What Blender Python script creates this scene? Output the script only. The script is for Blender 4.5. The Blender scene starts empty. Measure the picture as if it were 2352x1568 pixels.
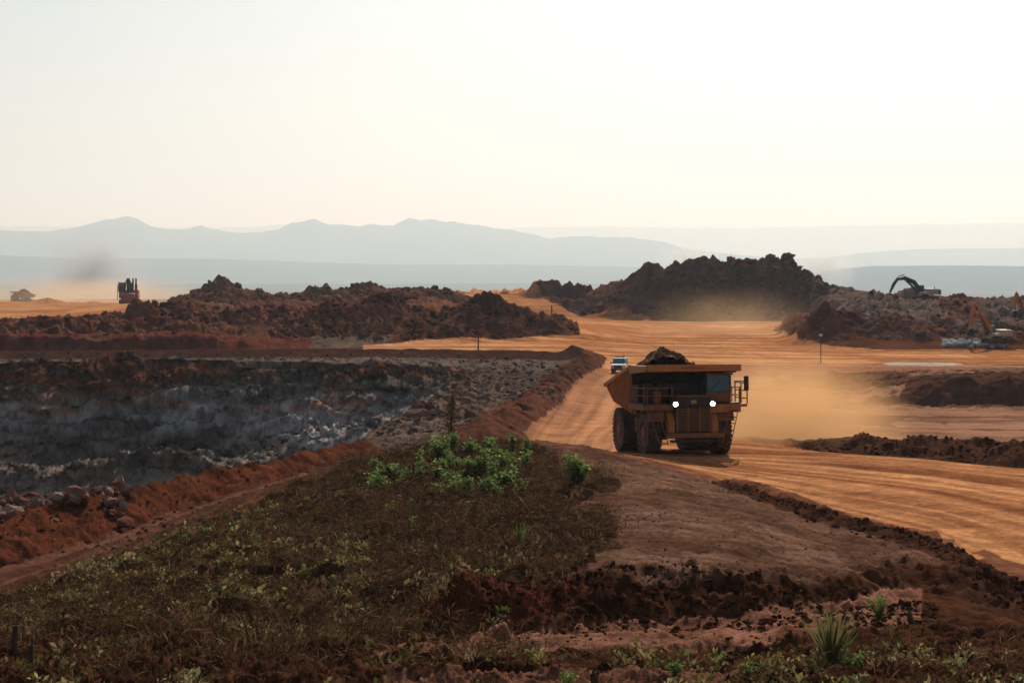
import bpy, bmesh, math, random, time
import numpy as np
from mathutils import Vector, Matrix
T00=time.time()
random.seed(3); rng=np.random.default_rng(7)
F=4573.0; ZC=12.0
SUN_AZ=math.radians(12); SUN_EL=math.radians(34)
sc=bpy.context.scene
def PX(px,Y): return (px-1176.0)/F*Y
def PZ(py,Y): return ZC-(py-600.0)/F*Y
# ---------------- noise
def h2(ix,iy,seed):
    h=(ix.astype(np.int64)*374761393+iy.astype(np.int64)*668265263+seed*982451653)&0xFFFFFFFF
    h=((h^(h>>13))*1274126177)&0xFFFFFFFF
    h=((h^(h>>15))*2246822519)&0xFFFFFFFF
    h=h^(h>>16)
    return h.astype(np.float64)/4294967295.0
def vn(x,y,seed=0):
    x=np.asarray(x,float); y=np.asarray(y,float)
    x0=np.floor(x); y0=np.floor(y); fx=x-x0; fy=y-y0
    fx=fx*fx*fx*(fx*(fx*6-15)+10); fy=fy*fy*fy*(fy*(fy*6-15)+10)
    a=h2(x0,y0,seed); b=h2(x0+1,y0,seed); c=h2(x0,y0+1,seed); d=h2(x0+1,y0+1,seed)
    return (a*(1-fx)+b*fx)*(1-fy)+(c*(1-fx)+d*fx)*fy
def fbm(x,y,o=4,seed=0,g=.5):
    s=0;a=1;t=0
    for i in range(o):
        ca,sa=math.cos(.6*i),math.sin(.6*i)
        s=s+a*vn((x*ca-y*sa)*2.03**i,(x*sa+y*ca)*2.03**i,seed+i*17); t+=a; a*=g
    return s/t
def bil(x,y,o=4,seed=0,g=.5):
    s=0;a=1;t=0
    for i in range(o):
        ca,sa=math.cos(.7*i),math.sin(.7*i)
        n=vn((x*ca-y*sa)*2.1**i,(x*sa+y*ca)*2.1**i,seed+i*13)
        s=s+a*np.abs(2*n-1); t+=a; a*=g
    return s/t
# ---------------- materials
def newmat(name):
    m=bpy.data.materials.new(name); m.use_nodes=True
    return m,m.node_tree.nodes,m.node_tree.links,m.node_tree.nodes['Principled BSDF']
def simple(name,col,rough=.6,metal=0,dust=0,dustcol=(.26,.11,.045),scale=1.5,bump=0):
    m,N,L,b=newmat(name)
    b.inputs['Roughness'].default_value=rough; b.inputs['Metallic'].default_value=metal
    b.inputs['Specular IOR Level'].default_value=.3
    tc=N.new('ShaderNodeTexCoord'); n=N.new('ShaderNodeTexNoise'); n.inputs['Scale'].default_value=scale; n.inputs['Detail'].default_value=8; n.inputs['Roughness'].default_value=.7
    L.new(tc.outputs['Object'],n.inputs['Vector'])
    r=N.new('ShaderNodeValToRGB'); r.color_ramp.elements[0].position=.38; r.color_ramp.elements[1].position=.64
    c0=tuple(col)+(1,); c1=tuple(col[i]*(1-dust)+dustcol[i]*dust for i in range(3))+(1,)
    if dust==0: c1=tuple(c*.75 for c in col)+(1,)
    r.color_ramp.elements[0].color=c0; r.color_ramp.elements[1].color=c1
    L.new(n.outputs['Fac'],r.inputs['Fac']); L.new(r.outputs['Color'],b.inputs['Base Color'])
    if bump:
        bp=N.new('ShaderNodeBump'); bp.inputs['Strength'].default_value=bump; bp.inputs['Distance'].default_value=.05
        n2=N.new('ShaderNodeTexNoise'); n2.inputs['Scale'].default_value=scale*6; n2.inputs['Detail'].default_value=6
        L.new(tc.outputs['Object'],n2.inputs['Vector']); L.new(n2.outputs['Fac'],bp.inputs['Height']); L.new(bp.outputs['Normal'],b.inputs['Normal'])
    return m
def attrmat(name,rough=.95,bumps=((.35,.5),(4,.12)),vary=.5,transl=0,nscale=(.6,5),spec=0.0):
    m,N,L,b=newmat(name)
    b.inputs['Roughness'].default_value=rough; b.inputs['Specular IOR Level'].default_value=spec
    at=N.new('ShaderNodeAttribute'); at.attribute_name='Col'
    col=at.outputs['Color']
    tc=N.new('ShaderNodeTexCoord')
    if vary:
        for sc_ in nscale:
            n=N.new('ShaderNodeTexNoise'); n.inputs['Scale'].default_value=sc_; n.inputs['Detail'].default_value=7; n.inputs['Roughness'].default_value=.65
            L.new(tc.outputs['Object'],n.inputs['Vector'])
            mr=N.new('ShaderNodeMapRange'); mr.inputs['From Min'].default_value=.3; mr.inputs['From Max'].default_value=.7
            mr.inputs['To Min'].default_value=1-vary; mr.inputs['To Max'].default_value=1+vary
            L.new(n.outputs['Fac'],mr.inputs['Value'])
            mx=N.new('ShaderNodeVectorMath'); mx.operation='SCALE'
            L.new(col,mx.inputs[0]); L.new(mr.outputs['Result'],mx.inputs['Scale']); col=mx.outputs['Vector']
    L.new(col,b.inputs['Base Color'])
    prev=None
    for s,d in bumps:
        bp=N.new('ShaderNodeBump'); bp.inputs['Strength'].default_value=.9; bp.inputs['Distance'].default_value=d
        n=N.new('ShaderNodeTexNoise'); n.inputs['Scale'].default_value=s; n.inputs['Detail'].default_value=8; n.inputs['Roughness'].default_value=.65
        L.new(tc.outputs['Object'],n.inputs['Vector']); L.new(n.outputs['Fac'],bp.inputs['Height'])
        if prev: L.new(prev.outputs['Normal'],bp.inputs['Normal'])
        prev=bp
    if prev: L.new(prev.outputs['Normal'],b.inputs['Normal'])
    if transl:
        tr=N.new('ShaderNodeBsdfTranslucent'); L.new(col,tr.inputs['Color'])
        ms=N.new('ShaderNodeMixShader'); ms.inputs[0].default_value=transl
        out=N['Material Output']
        L.new(b.outputs[0],ms.inputs[1]); L.new(tr.outputs[0],ms.inputs[2]); L.new(ms.outputs[0],out.inputs['Surface'])
    return m
def rawmesh(name,verts,faces,cols=None,mat=None,smooth=False):
    me=bpy.data.meshes.new(name); n=len(verts); m,k=faces.shape
    me.vertices.add(n); me.vertices.foreach_set('co',np.ascontiguousarray(verts,dtype=np.float32).ravel())
    me.loops.add(m*k); me.loops.foreach_set('vertex_index',np.ascontiguousarray(faces,dtype=np.int32).ravel())
    me.polygons.add(m); me.polygons.foreach_set('loop_start',np.arange(0,m*k,k,dtype=np.int32))
    try: me.polygons.foreach_set('loop_total',np.full(m,k,dtype=np.int32))
    except Exception: pass
    me.update(calc_edges=True)
    me.polygons.foreach_set('use_smooth',np.full(m,bool(smooth)))
    if cols is not None:
        a=me.attributes.new('Col','FLOAT_COLOR','POINT')
        c=np.ones((n,4),dtype=np.float32); c[:,:3]=np.clip(cols,0,1)
        a.data.foreach_set('color',c.ravel())
    if mat: me.materials.append(mat)
    o=bpy.data.objects.new(name,me); sc.collection.objects.link(o)
    return o
# ---------------- terrain stations (px, Y, py or z)
S=[
[(0,12,8),(2352,12,8)],
[(0,34,4.3),(1176,34,4.2),(2352,34,4.3)],
[(0,43,1510),(600,43,1510),(1000,42,1530),(1500,41,1520),(2000,43,1480),(2352,44,1470)],
[(0,50,1440),(600,50,1440),(900,47,1480),(1200,48,1450),(1400,49,1425),(1700,50,1410),(1900,53,1385),(2080,57,1345),(2200,57,1360),(2352,55,2.1)],
[(0,60,1420),(300,58,1360),(600,56,1370),(900,52,1400),(1176,52,1345),(1400,51,1318),(1700,52,1322),(1900,55.5,1325),(2080,60,1290),(2200,60,1310),(2352,58,2.05)],
[(0,64,1405),(300,68,1310),(600,72,1240),(900,72,1220),(1176,70,1220),(1400,68,1200),(1500,68,1190),(1700,70,1190),(1900,71,1235),(2080,68,1262),(2200,64,1300),(2352,58.6,2.1)],
[(0,68,1388),(300,78,1270),(600,92,1150),(720,98,1100),(850,103,1050),(1000,108,1012),(1200,108,1008),(1350,106,1025),(1450,107,1045),(1500,105,1058),(1660,99,1110),(1900,84,1190),(2150,73,1262),(2352,59.5,1375)],
[(-1400,76,0),(0,78,1300),(300,88,1215),(600,103,1110),(830,125,-.3),(1000,116,.3),(1200,117,-.1),(1350,114,.6),(1450,112,1048),(1500,111,1050),(1660,107,1078),(1900,98,1112),(2150,90,1145),(2352,82,1190)],
[(-1400,82,1.2),(0,83,1195),(300,93,1120),(600,109,1060),(830,131,1010),(930,128,-.9),(1000,124,-.8),(1200,126,-.5),(1350,122,.3),(1450,118,1040),(1500,117.5,1041),(1900,118,1040),(2100,115,1052),(2352,111,1078)],
[(0,86,.5),(300,96,0),(600,112,-.2),(830,135,-1),(930,135,-1.2),(1000,140,-.9),(1200,145,-1),(1350,140,-.7),(1450,128,.3),(1700,128,.3),(1850,124,.3),(2000,121,.15),(2352,115,0)],
[(0,98,.1),(300,108,-.8),(600,124,-1.2),(830,150,-1.6),(900,165,965),(1000,190,915),(1050,205,900),(1100,190,935),(1200,165,-1.8),(1450,145,-.6),(1600,140,-.3),(1700,140,-.3),(1850,130,.2),(2000,125,1.1),(2150,123,1.2),(2352,119,1.2)],
[(0,150,-20),(600,150,-20),(830,170,-14),(900,178,-10),(1000,203,-7),(1050,217,-4),(1090,218,-2.5),(1120,215,-2.1),(1200,190,-2.2),(1450,170,-1.9),(1700,155,-1.5),(2000,133,-1.4),(2352,128,-1.6)],
[(0,228,1175),(300,228,1150),(560,228,1100),(700,231,1045),(830,232,1010),(900,234,-8.5),(1000,236,-7),(1050,237,-5),(1120,230,-2.3),(1200,210,-2.4),(1450,190,-2.2),(1700,175,-1.9),(2000,160,-1.5),(2352,155,-1.5)],
[(0,233,1072),(150,233,1066),(270,233,1030),(420,233,1026),(540,233,1054),(620,233,1048),(700,235,1000),(830,237,980),(900,239,-7.3),(1000,240,-6),(1050,241,-4),(1120,240,-2.4),(1200,225,-2.5),(1450,210,-2.4),(1700,195,-2.6),(2000,190,-2.95),(2352,185,-2.8)],
[(0,245,-14.5),(300,245,-14),(560,245,-13.5),(700,245,-10.5),(830,247,970),(900,248,-7),(1000,248,-5),(1050,249,-3.6),(1120,249,-2.4),(1200,240,-2.5),(1450,230,-2.5),(1700,215,-2.9),(1950,212,-3.2),(2080,212,-3.4),(2352,212,-3.5)],
[(0,251,920),(300,251,910),(600,251,915),(830,253,900),(1000,255,872),(1050,255,-3),(1120,255,-2.5),(1200,250,-2.5),(1450,245,-2.6),(1700,235,-3.1),(1980,225,-3.3),(2080,217,-1.9),(2200,216,-.7),(2352,216,-.5)],
[(0,258,835),(400,258,825),(700,258,830),(900,260,835),(1050,262,850),(1230,262,855),(1400,268,848),(1600,268,850),(1900,268,850),(2352,268,848)],
[(0,277,827),(700,277,822),(1000,277,825),(1300,282,830),(1400,288,832),(1900,285,842),(2352,285,842)],
[(0,282,806),(650,282,800),(1000,284,801),(1250,286,806),(1330,290,815),(1400,298,826),(1900,300,828),(2352,300,830)],
[(0,286,-1.8),(650,288,-1.8),(850,290,-1.8),(1000,292,-1.8),(1250,294,-2),(1400,310,-2.6),(1900,315,-3.1),(2352,315,-3.2)],
[(0,304,-1.8),(650,308,-1.8),(850,320,-1.8),(1330,345,-1.6),(1500,360,-2.3),(1800,350,-2.6),(2000,330,-3),(2352,330,-3)],
[(0,306.5,773),(400,309,776),(560,310,779),(660,318,790),(760,326,-1.5),(1000,328,-1.4),(1330,352,-1),(1500,385,-2.3),(1780,380,-2.3),(1850,350,-1.5),(2000,342,-2),(2352,340,-2.5)],
[(0,340,762),(150,340,745),(300,345,738),(360,350,720),(440,352,706),(520,352,716),(600,352,722),(700,352,735),(780,354,702),(830,354,716),(930,354,702),(1000,354,735),(1100,356,700),(1160,356,722),(1230,358,733),(1320,362,756),(1360,385,758),(1500,430,760),(1750,425,756),(1830,385,745),(1900,372,728),(1960,368,735),(2050,362,742),(2150,360,750),(2250,358,765),(2352,356,775)],
[(0,380,-.5),(300,390,0),(440,400,1),(900,400,1.2),(1100,400,.6),(1200,430,-1),(1330,440,-1.6),(1500,470,-3),(1750,460,-2.8),(1850,440,-1),(2000,410,.5),(2100,400,0),(2352,385,-.5)],
[(0,520,715),(370,520,710),(420,500,706),(900,490,704),(1000,500,700),(1100,530,704),(1200,530,716),(1330,515,730),(1400,512,735),(1600,512,738),(1850,510,735),(1900,470,-1),(2000,440,1.5),(2200,420,1),(2352,420,0)],
[(0,600,702),(370,560,697),(400,555,688),(450,555,676),(510,555,667),(560,555,678),(620,555,684),(700,555,673),(800,560,670),(900,560,667),(1000,560,669),(1100,570,670),(1190,570,670),(1300,570,668),(1350,565,666),(1400,545,656),(1480,540,637),(1550,535,622),(1600,530,610),(1640,530,605),(1700,530,612),(1800,530,608),(1870,530,630),(1895,525,664),(1960,510,672),(2060,490,682),(2150,480,686),(2250,460,690),(2352,445,694)],
[(0,800,-3.9),(400,800,-5),(1200,720,-5),(1600,600,-3),(2352,700,-5)],
[(0,1100,-9),(2352,1100,-9)],
[(0,2600,-150),(2352,2600,-150)],
[(0,90000,-150),(2352,90000,-150)],
]
xs=np.concatenate([np.linspace(-1500,-60,60,endpoint=False),np.arange(-60,2412,2.5),np.linspace(2412,3850,60)])
def geo(a,b,st): return np.arange(math.log(a),math.log(b),st)
ls=np.concatenate([geo(12,34,.03),geo(34,205,.0026),geo(205,226,.0014),geo(226,264,.0006),geo(264,340,.0018),geo(340,372,.0011),geo(372,500,.0022),geo(500,565,.0012),geo(565,1100,.01),geo(1100,90000,.035),[math.log(90000)]])
nx,ny=len(xs),len(ls)
K=len(S); SY=np.zeros((K,nx)); SZ=np.zeros((K,nx))
for k,st in enumerate(S):
    a=np.array([s[0] for s in st],float); y=np.array([s[1] for s in st],float)
    z=np.array([PZ(s[2],s[1]) if s[2]>100 else s[2] for s in st],float)
    SY[k]=np.interp(xs,a,np.log(y)); SZ[k]=np.interp(xs,a,z)
    if k: SY[k]=np.maximum(SY[k],SY[k-1]+.004)
Zg=np.zeros((ny,nx)); Tg=np.zeros((ny,nx)); kk=np.arange(K)
for i in range(nx):
    Zg[:,i]=np.interp(ls,SY[:,i],SZ[:,i]); Tg[:,i]=np.interp(ls,SY[:,i],kk)
PXg=np.broadcast_to(xs[None,:],(ny,nx)); Yg=np.broadcast_to(np.exp(ls)[:,None],(ny,nx))
Xg=(PXg-1176)/F*Yg
near=Yg<1200
w1=fbm(Xg/(.03*Yg+1),Yg/(.03*Yg+1),4,5)-.5
w2=fbm(Xg/(.03*Yg+1)+40,Yg/(.03*Yg+1)-9,4,25)-.5
PW=PXg+w1*50; LW=np.log(Yg)+w2*.022
def inpoly(poly):
    P=[(p[0],math.log(p[1])) for p in poly]
    r=np.zeros(PW.shape,bool); n=len(P)
    for i in range(n):
        x1,y1=P[i]; x2,y2=P[(i+1)%n]
        if y1==y2: continue
        c=((y1>LW)!=(y2>LW))
        r^=c&(PW<(x2-x1)*(LW-y1)/(y2-y1)+x1)
    return r
def seg(poly):
    pts=[(PX(p,y),y) for p,y in poly]; d=np.full(Xg.shape,1e9)
    for (a,b),(c,e) in zip(pts[:-1],pts[1:]):
        vx,vy=c-a,e-b; L2=vx*vx+vy*vy
        t=np.clip(((Xg-a)*vx+(Yg-b)*vy)/L2,0,1)
        d=np.minimum(d,np.hypot(Xg-a-t*vx,Yg-b-t*vy))
    return d
T=Tg+w2*.25
def vegbound(t): return np.interp(t,[0,2.2,3.9,4.5,5,5.6,6.1],[1000,1150,1330,1400,1390,1330,1120])
vegm=(Tg<6)&(PXg+w1*330<vegbound(Tg))
road_near=(Tg>5.97+w1*.25)&(Tg<8.75+w2*.3)&(PXg>1440+w1*40)
road_near|=(Tg>=8)&(Tg<9.4)&(PXg>1440)&(PXg<1830+w1*60)
roadA=inpoly([(1330,112),(1210,148),(1243,165),(1283,190),(1318,215),(1352,245),(1388,272),(1400,285),(1375,296),(1300,297),(850,293),(845,322),(1000,330),(1330,352),(1330,390),(1270,450),(1150,520),(1060,545),(1060,568),(1230,560),(1330,520),(1500,511),(1700,507),(1830,480),(1770,400),(1830,350),(2000,334),(4000,334),(4000,292),(1900,289),(1600,285),(1500,262),(1490,220),(1500,190),(1560,165),(1700,150),(1760,118)])
roadB=inpoly([(-2000,470),(200,440),(330,480),(375,540),(380,900),(200,1050),(-2000,1050)])
upper=inpoly([(1050,560),(1240,560),(1250,620),(1050,640)])
heap=(((PXg<1335)&(Tg>21.25)&(Tg<23.2))|((PXg>385)&(Tg>24.15)&(Tg<26))|((PXg>385)&(PXg<1180)&(Tg>23)&(Tg<26))|((PXg>1800+w1*80)&(Tg>21.2)&(Tg<26)))&~roadA
pitwall=(PXg<1085)&(Tg>10.6)&(Tg<16.0)
rubz=(PXg>820)&(PXg<1400)&(Tg>9)&(Tg<17)&~roadA&~pitwall
def sm(m,it=2):
    a=m.astype(float)
    for _ in range(it):
        a[1:-1,:]=(a[:-2,:]+a[1:-1,:]*2+a[2:,:])/4; a[:,1:-1]=(a[:,:-2]+a[:,1:-1]*2+a[:,2:])/4
    return a
hs=sm(heap,6); rd=sm(road_near|roadA|roadB,4)
H=Zg.copy()
big=bil(Xg/16,Yg/16,5,3,.55); big2=bil(Xg/4.5,Yg/4.5,4,33,.62); rid=bil(Xg/1.7,Yg/2.4,3,37,.6)
mainheap=sm((PXg>1330)&(PXg<1895)&(Tg>24)&(Tg<26),6)
H+=hs*((.40-big)*4.6+(.38-big2)*2.6+(.4-rid)*1.1)
H+=mainheap*((.4-big)*1.6+(.5-fbm(Xg/9,Yg/9,4,38))*4)
det=fbm(Xg/1.6,Yg/1.6,4,60,.6)-.5; det2=fbm(Xg/.5,Yg/.5,3,90,.6)-.5; det3=bil(Xg/.28,Yg/.28,3,95,.6)-.4
fg=sm((Tg<6)&(PXg<3900),4)
lump=bil(Xg/3.0,Yg/3.0,5,71,.58); vs_=sm(vegm,5)
H+=np.where(near,(1-rd)*(.3*det),0)+rd*.05*det*near
H+=fg*((.35-lump)*(.30+.8*vs_)+det2*(.12+.2*vs_)-np.where(Yg<75,det3*.08,0))
clod=sm(((Tg>2.9)&(Tg<4.15)&(PXg>900))|((Tg>1.0)&(Tg<2.4)),4)
H+=clod*((.4-bil(Xg/.9,Yg/.9,4,44,.62))*.6)
edge=[(1700,97),(1800,90.5),(1900,83),(2030,77.5),(2150,71),(2250,64.5),(2330,59),(2400,56)]
de=seg(edge); dem=np.exp(-(de/1.1)**2)
H+=dem*(.25+.55*(.55-bil(Xg/.8,Yg/.8,4,46,.6)))
H+=np.where((Tg>9.0)&(Tg<11)&(PXg>1800),(.4-bil(Xg/2.6,Yg/2,4,55,.6))*.8,0)
H+=np.where((Tg>6.9)&(Tg<9)&(PXg<900),(.4-bil(Xg/1.5,Yg/1.5,4,56,.6))*.7,0)
H+=sm((Tg>20.3)&(Tg<21.6)&(PXg<760),4)*((.4-bil(Xg/4,Yg/3,4,58,.6))*1.6+(.5-fbm(Xg/14,Yg/14,3,59))*1.5)
H+=sm((Tg>13.6)&(Tg<15.9)&(PXg>1900),4)*((.4-bil(Xg/4,Yg/3,4,158,.6))*1.3)
H+=sm(rubz,4)*((.4-bil(Xg/4,Yg/4,5,57,.62))*1.5)
b1=[(1105,139),(1150,152),(1192,168),(1236,192),(1276,217),(1314,246),(1350,272),(1366,284),(1330,290)]
d1=seg(b1); H+=1.8*np.exp(-(d1/2.2)**2)*(1-.5*fbm(Xg/2,Yg/2,3,12))
trk=(Tg>2.25+w1*.4)&(Tg<3.02+w2*.3)&(PXg>860)&(PXg<2120)
trk2=(Tg>1.35+w2*.3)&(Tg<1.75)&(PXg>880)&(PXg<1700+w1*200)
H+=np.where(trk,.05*np.sin(Tg*26+w1*3)-.10,0)
ltk=(Tg>6.05)&(Tg<7.2)&(PXg<900)
H+=np.where(ltk,.07*np.sin(Tg*24+w1),0)
H+=np.where(road_near,.012*np.sin(Tg*22+w1*4)+.05*(vn(Tg*9,PXg/500,8)-.5),0)
def cone(px,Y,h,r,jag=.3):
    global H
    j0=np.searchsorted(ls,math.log(max(Y-2.2*r,13))); j1=np.searchsorted(ls,math.log(Y+2.2*r))
    X_,Y_=Xg[j0:j1],Yg[j0:j1]
    d=np.hypot(X_-PX(px,Y),(Y_-Y))/r
    n=fbm(X_/r*3,Y_/r*3,4,int(px))-.5
    H[j0:j1]+=np.where(d<2,h*np.clip(1-np.sqrt(d*d+.02)+n*jag*2*(d<1.3),0,1.2)*np.clip(1.35-d,0,1),0)
cone(1110,50.5,.95,2.2,.15)
cone(1240,562,5.0,5.5,.3);cone(1295,562,4.6,5.5);cone(1337,562,3.9,4.5);cone(1262,564,3,4)
for p,y,hh,r in [(1640,531,2,3),(1808,531,3,2.5),(1505,537,1.8,4),(1480,538,2,3),(1580,531,1.5,4),(1700,531,1,5),(415,352,2,6),(640,352,2,6),(880,354,2,7),(500,556,3,8),(590,556,2,6),(1140,356,2.2,6),(320,348,3,5),(1930,525,2,4),(2080,488,1.5,4),(2200,470,2,4),(730,556,2,6),(850,560,2,8),(960,560,2,5)]: cone(p,y,hh,r)
cone(1910,355,4.2,11,.15);cone(120,330,1.3,5);cone(560,335,2,8);cone(220,620,1.5,6);cone(110,700,3,9);cone(760,345,2.5,8)
H+=np.where(Yg>2500,60*(fbm(Xg/5000,Yg/5000,4,77)-.5),0)
# pit wall: blasted rock faces with broken ledges
Yd=np.array(Yg); wl=pitwall&(Tg>12.02); ws=sm(wl,3)
H0=H+ws*((fbm(Xg/9,Yg/9,4,140)-.5)*3.0+(.4-bil(Xg/3.2,Yg/3.2,4,141,.62))*1.9)
st_=2.3; qv=H0/st_+(fbm(Xg/13,Yg/30,5,151,.6)-.5)*2.6
fr_=qv-np.floor(qv); brk=np.clip((fbm(Xg/6,Yg/12,4,153,.6)-.40)/.2,0,1)
terr=(np.clip((fr_-.25)/.5,0,1)-fr_)*st_
H=np.where(ws>0,H0+ws*terr*.85*brk+ws*(.4-bil(Xg/1.1,Yg/.9,3,154,.6))*.55,H)
crag=bil(Xg/8,H0/7+Xg/60,5,101,.64)
Yd+=ws*((.45-crag)*6.0+(.4-bil(Xg/1.9,H0/1.3,4,131,.62))*2.8)
# ---- colours
C=np.zeros((ny,nx,3)); n1=fbm(Xg/6,Yg/6,4,200)[...,None]; n2=fbm(Xg/1.1,Yg/1.1,4,210,.65)[...,None]
def col(a,b=None,n=n1):
    a=np.array(a)
    if b is None: return a+0*n
    k=np.clip((n-.35)/.3,0,1); return a*(1-k)+np.array(b)*k
def paint(mask,c): C[mask]=(c+np.zeros_like(C))[mask]
C[:]=col((.085,.029,.015),(.13,.043,.022))
paint((Tg<6),col((.042,.018,.010),(.088,.035,.019),n2))
paint(vegm&(Tg>2.9),col((.032,.017,.010),(.072,.037,.019),n2))
paint((T>3.95)&(Tg<6)&~vegm,col((.125,.062,.039),(.19,.102,.069),n2))
paint((T>3.95)&(Tg<6)&~vegm&(fbm(Xg/4,Yg/4,4,411)>.53),col((.092,.043,.026),(.14,.07,.045),n2))
paint((de<1.5+w1*2.5)&(Tg<6.3),col((.047,.020,.012),(.082,.034,.020),n2))
paint(trk,col((.26,.12,.078),(.16,.068,.042),n2)); paint(trk2,col((.20,.09,.056),(.12,.052,.033),n2))
paint((np.hypot(Xg-PX(1110,50.5),Yg-50.5)<2.2+w1*1.5),col((.11,.034,.018),(.08,.025,.014),n2))
paint(ltk,col((.08,.034,.022),(.14,.062,.038),vn(Tg*14,PXg/300,5)[...,None]))
paint((Tg>6.95+w1*.2)&(Tg<9)&(PXg<900),col((.13,.040,.020),(.07,.024,.013),n2))
paint((Tg>8.6)&(Tg<10.9)&(PXg<830),col((.08,.037,.027),(.11,.072,.058),n2))
strat=fbm(Xg/20,H/1.6+Xg/40,5,300,.65)[...,None]; blot=fbm(Xg/8,H/3.5,5,310,.62)[...,None]; blk=fbm(Xg/1.8,H/1.3,4,312,.65)[...,None]
up_=np.clip((H+4.6+(blot[...,0]-.5)*5)/1.2,0,1)[...,None]
wc=col((.15,.125,.112),(.42,.375,.36),blot)*(1-up_)+col((.20,.105,.070),(.125,.092,.074),blot)*up_
low2=np.clip((-9.6-H)/1.5,0,1)[...,None]; wc=wc*(1-low2)+col((.17,.118,.092),(.32,.245,.205),blot)*low2
wc=wc*(.5+.9*strat)*(.6+.8*blk)
redb=(fbm(Xg/18,H/1.6,4,330,.6)>.56)&(H>-8)
wc=np.where(redb[...,None],wc*np.array([1.15,.66,.48]),wc)
gy_=np.gradient(H,axis=0)/np.maximum(np.gradient(Yg,axis=0),1e-6)
flat=np.clip((.6-gy_)/.5,0,1)[...,None]
wc=wc*(1-.5*flat)
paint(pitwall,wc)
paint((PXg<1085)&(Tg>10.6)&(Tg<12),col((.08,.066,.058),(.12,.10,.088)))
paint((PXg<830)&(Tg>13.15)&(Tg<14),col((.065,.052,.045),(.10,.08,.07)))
paint(rubz,col((.105,.06,.045),(.17,.115,.09),n2))
paint((PXg<1350)&(Tg>=15.95)&(Tg<17.2),col((.11,.072,.056),(.18,.127,.102),n2))
paint((d1<3.4+w1*3)&~roadA,col((.10,.040,.025),(.145,.058,.036),n2))
paint((PXg<1340)&(Tg>17.1)&(Tg<19.3)&~roadA,col((.048,.021,.014),(.075,.031,.020),n2))
paint((PXg<760)&(Tg>19.3)&(T<21.3),col((.11,.032,.018),(.15,.046,.027),n2))
paint((PXg<900)&(PXg>690+w1*80)&(Tg>20.2)&(Tg<21.5)&~roadA,col((.16,.108,.08),(.10,.064,.046),n2))
heapc=col((.092,.031,.018),(.155,.064,.040),n1)*(.5+1.0*n2)
paint((Tg>21.2)&(Tg<26.5),heapc)
paint(((PXg>1860)&(Tg>22.3)&(Tg<25.9)&(w1>.02)),col((.12,.07,.052),(.19,.125,.10),n2))
paint((PXg<1340)&(PXg>330)&(Tg>22.8)&(Tg<24.1)&(w1>.05),col((.19,.078,.042)))
paint((Tg>21)&(Tg<22)&(PXg<700)&(w2>-.03),col((.12,.036,.020),(.16,.066,.043),n2))
paint((PXg>1500)&(Tg>9)&(Tg<17.3),col((.18,.082,.050),(.35,.18,.112),fbm(Xg/14,Yg/3.5+Xg/30,5,230,.6)[...,None]))
paint((PXg>1790)&(Tg>8.85+w1*.3)&(Tg<11)&(PXg>1810+w2*160),col((.06,.026,.015),(.10,.042,.025),n2))
paint((PW>1560)&(Tg>12.3)&(Tg<13.2)&(w2>-.02),col((.10,.048,.033),(.15,.069,.046)))
paint((PXg+w1*420>2050)&(T>13.9)&(T<15.4),col((.085,.038,.025),(.12,.051,.032),n2))
paint((PW>1760)&(PXg<2100)&(Tg>15.2)&(Tg<16.6)&(w2>-.08),col((.15,.063,.039),(.19,.083,.051),n2))
paint((PXg>1480)&(Tg>15.8)&(T<16.9)&(PXg<4000),col((.23,.098,.056),(.33,.15,.083),n2))
wv=w1*.9
rn=fbm(Xg/10,Yg/30,5,240,.6)[...,None]; st=vn(Tg*17+wv,PXg/420,9)[...,None]; st2=vn(Tg*5+wv,PXg/700,19)[...,None]; st3=vn(Tg*41+wv,PXg/300,29)[...,None]; rp=fbm(Xg/3.5,Yg/3.5,5,245,.62)[...,None]
rc=col((.40,.155,.060),(.57,.27,.120),rn)*(.8+.4*n2)
r2=col((.215,.078,.034),(.54,.245,.108),.30*st+.30*st2+.12*st3+.10*rn+.18*rp)
paint(roadB,rc*.85); paint(upper,rc); paint(roadA,rc)
lowroad=roadA&(Yg<265)
seglen=(.40*vn((PXg+(Yg-150)*-1.15)/18+w1*2,Yg/90,31)+.15*vn((PXg+(Yg-150)*-1.15)/6+w1*3,Yg/60,32)+.25*rn[...,0]+.2*rp[...,0])[...,None]
paint(lowroad,col((.27,.12,.065),(.53,.245,.115),seglen))
paint(roadA&(Yg>285)&(fbm(Xg/40,Yg/3.0+Xg/50,4,66)>.54),col((.28,.103,.040),(.37,.15,.062),n2))
paint(road_near,r2*(.75+.5*n2))
paint(road_near&(Tg<6.3+w1*.5)&(w2>-.12),col((.14,.056,.032),(.23,.092,.05),n2))
pale_patch=(np.hypot((Xg-PX(2112,292))/4.2,(Yg-292)/3.0)+w1*3.4<1)  # irregular patch, coloured paler than the ground around it
paint(pale_patch,col((.38,.29,.22),(.52,.43,.36),n2))
paint(Yg>1150,col((.075,.085,.05),(.13,.12,.075),fbm(Xg/900,Yg/900,4,250)[...,None]))
vary=(.6+.8*fbm(Xg/.3,Yg/.3,3,260,.7)[...,None]); C*=np.where((Yg<130)[...,None],vary,1)
verts=np.stack([Xg,Yd,H],-1).reshape(-1,3)
ii=np.arange(ny-1)[:,None]*nx+np.arange(nx-1)[None,:]; ii=ii.ravel()
faces=np.stack([ii,ii+1,ii+nx+1,ii+nx],-1)
gmat=attrmat('soil',bumps=((.5,.3),(5,.08)),vary=.25,nscale=(.5,6))
ground=rawmesh('ground',verts,faces,C.reshape(-1,3),gmat,smooth=True)
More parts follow.
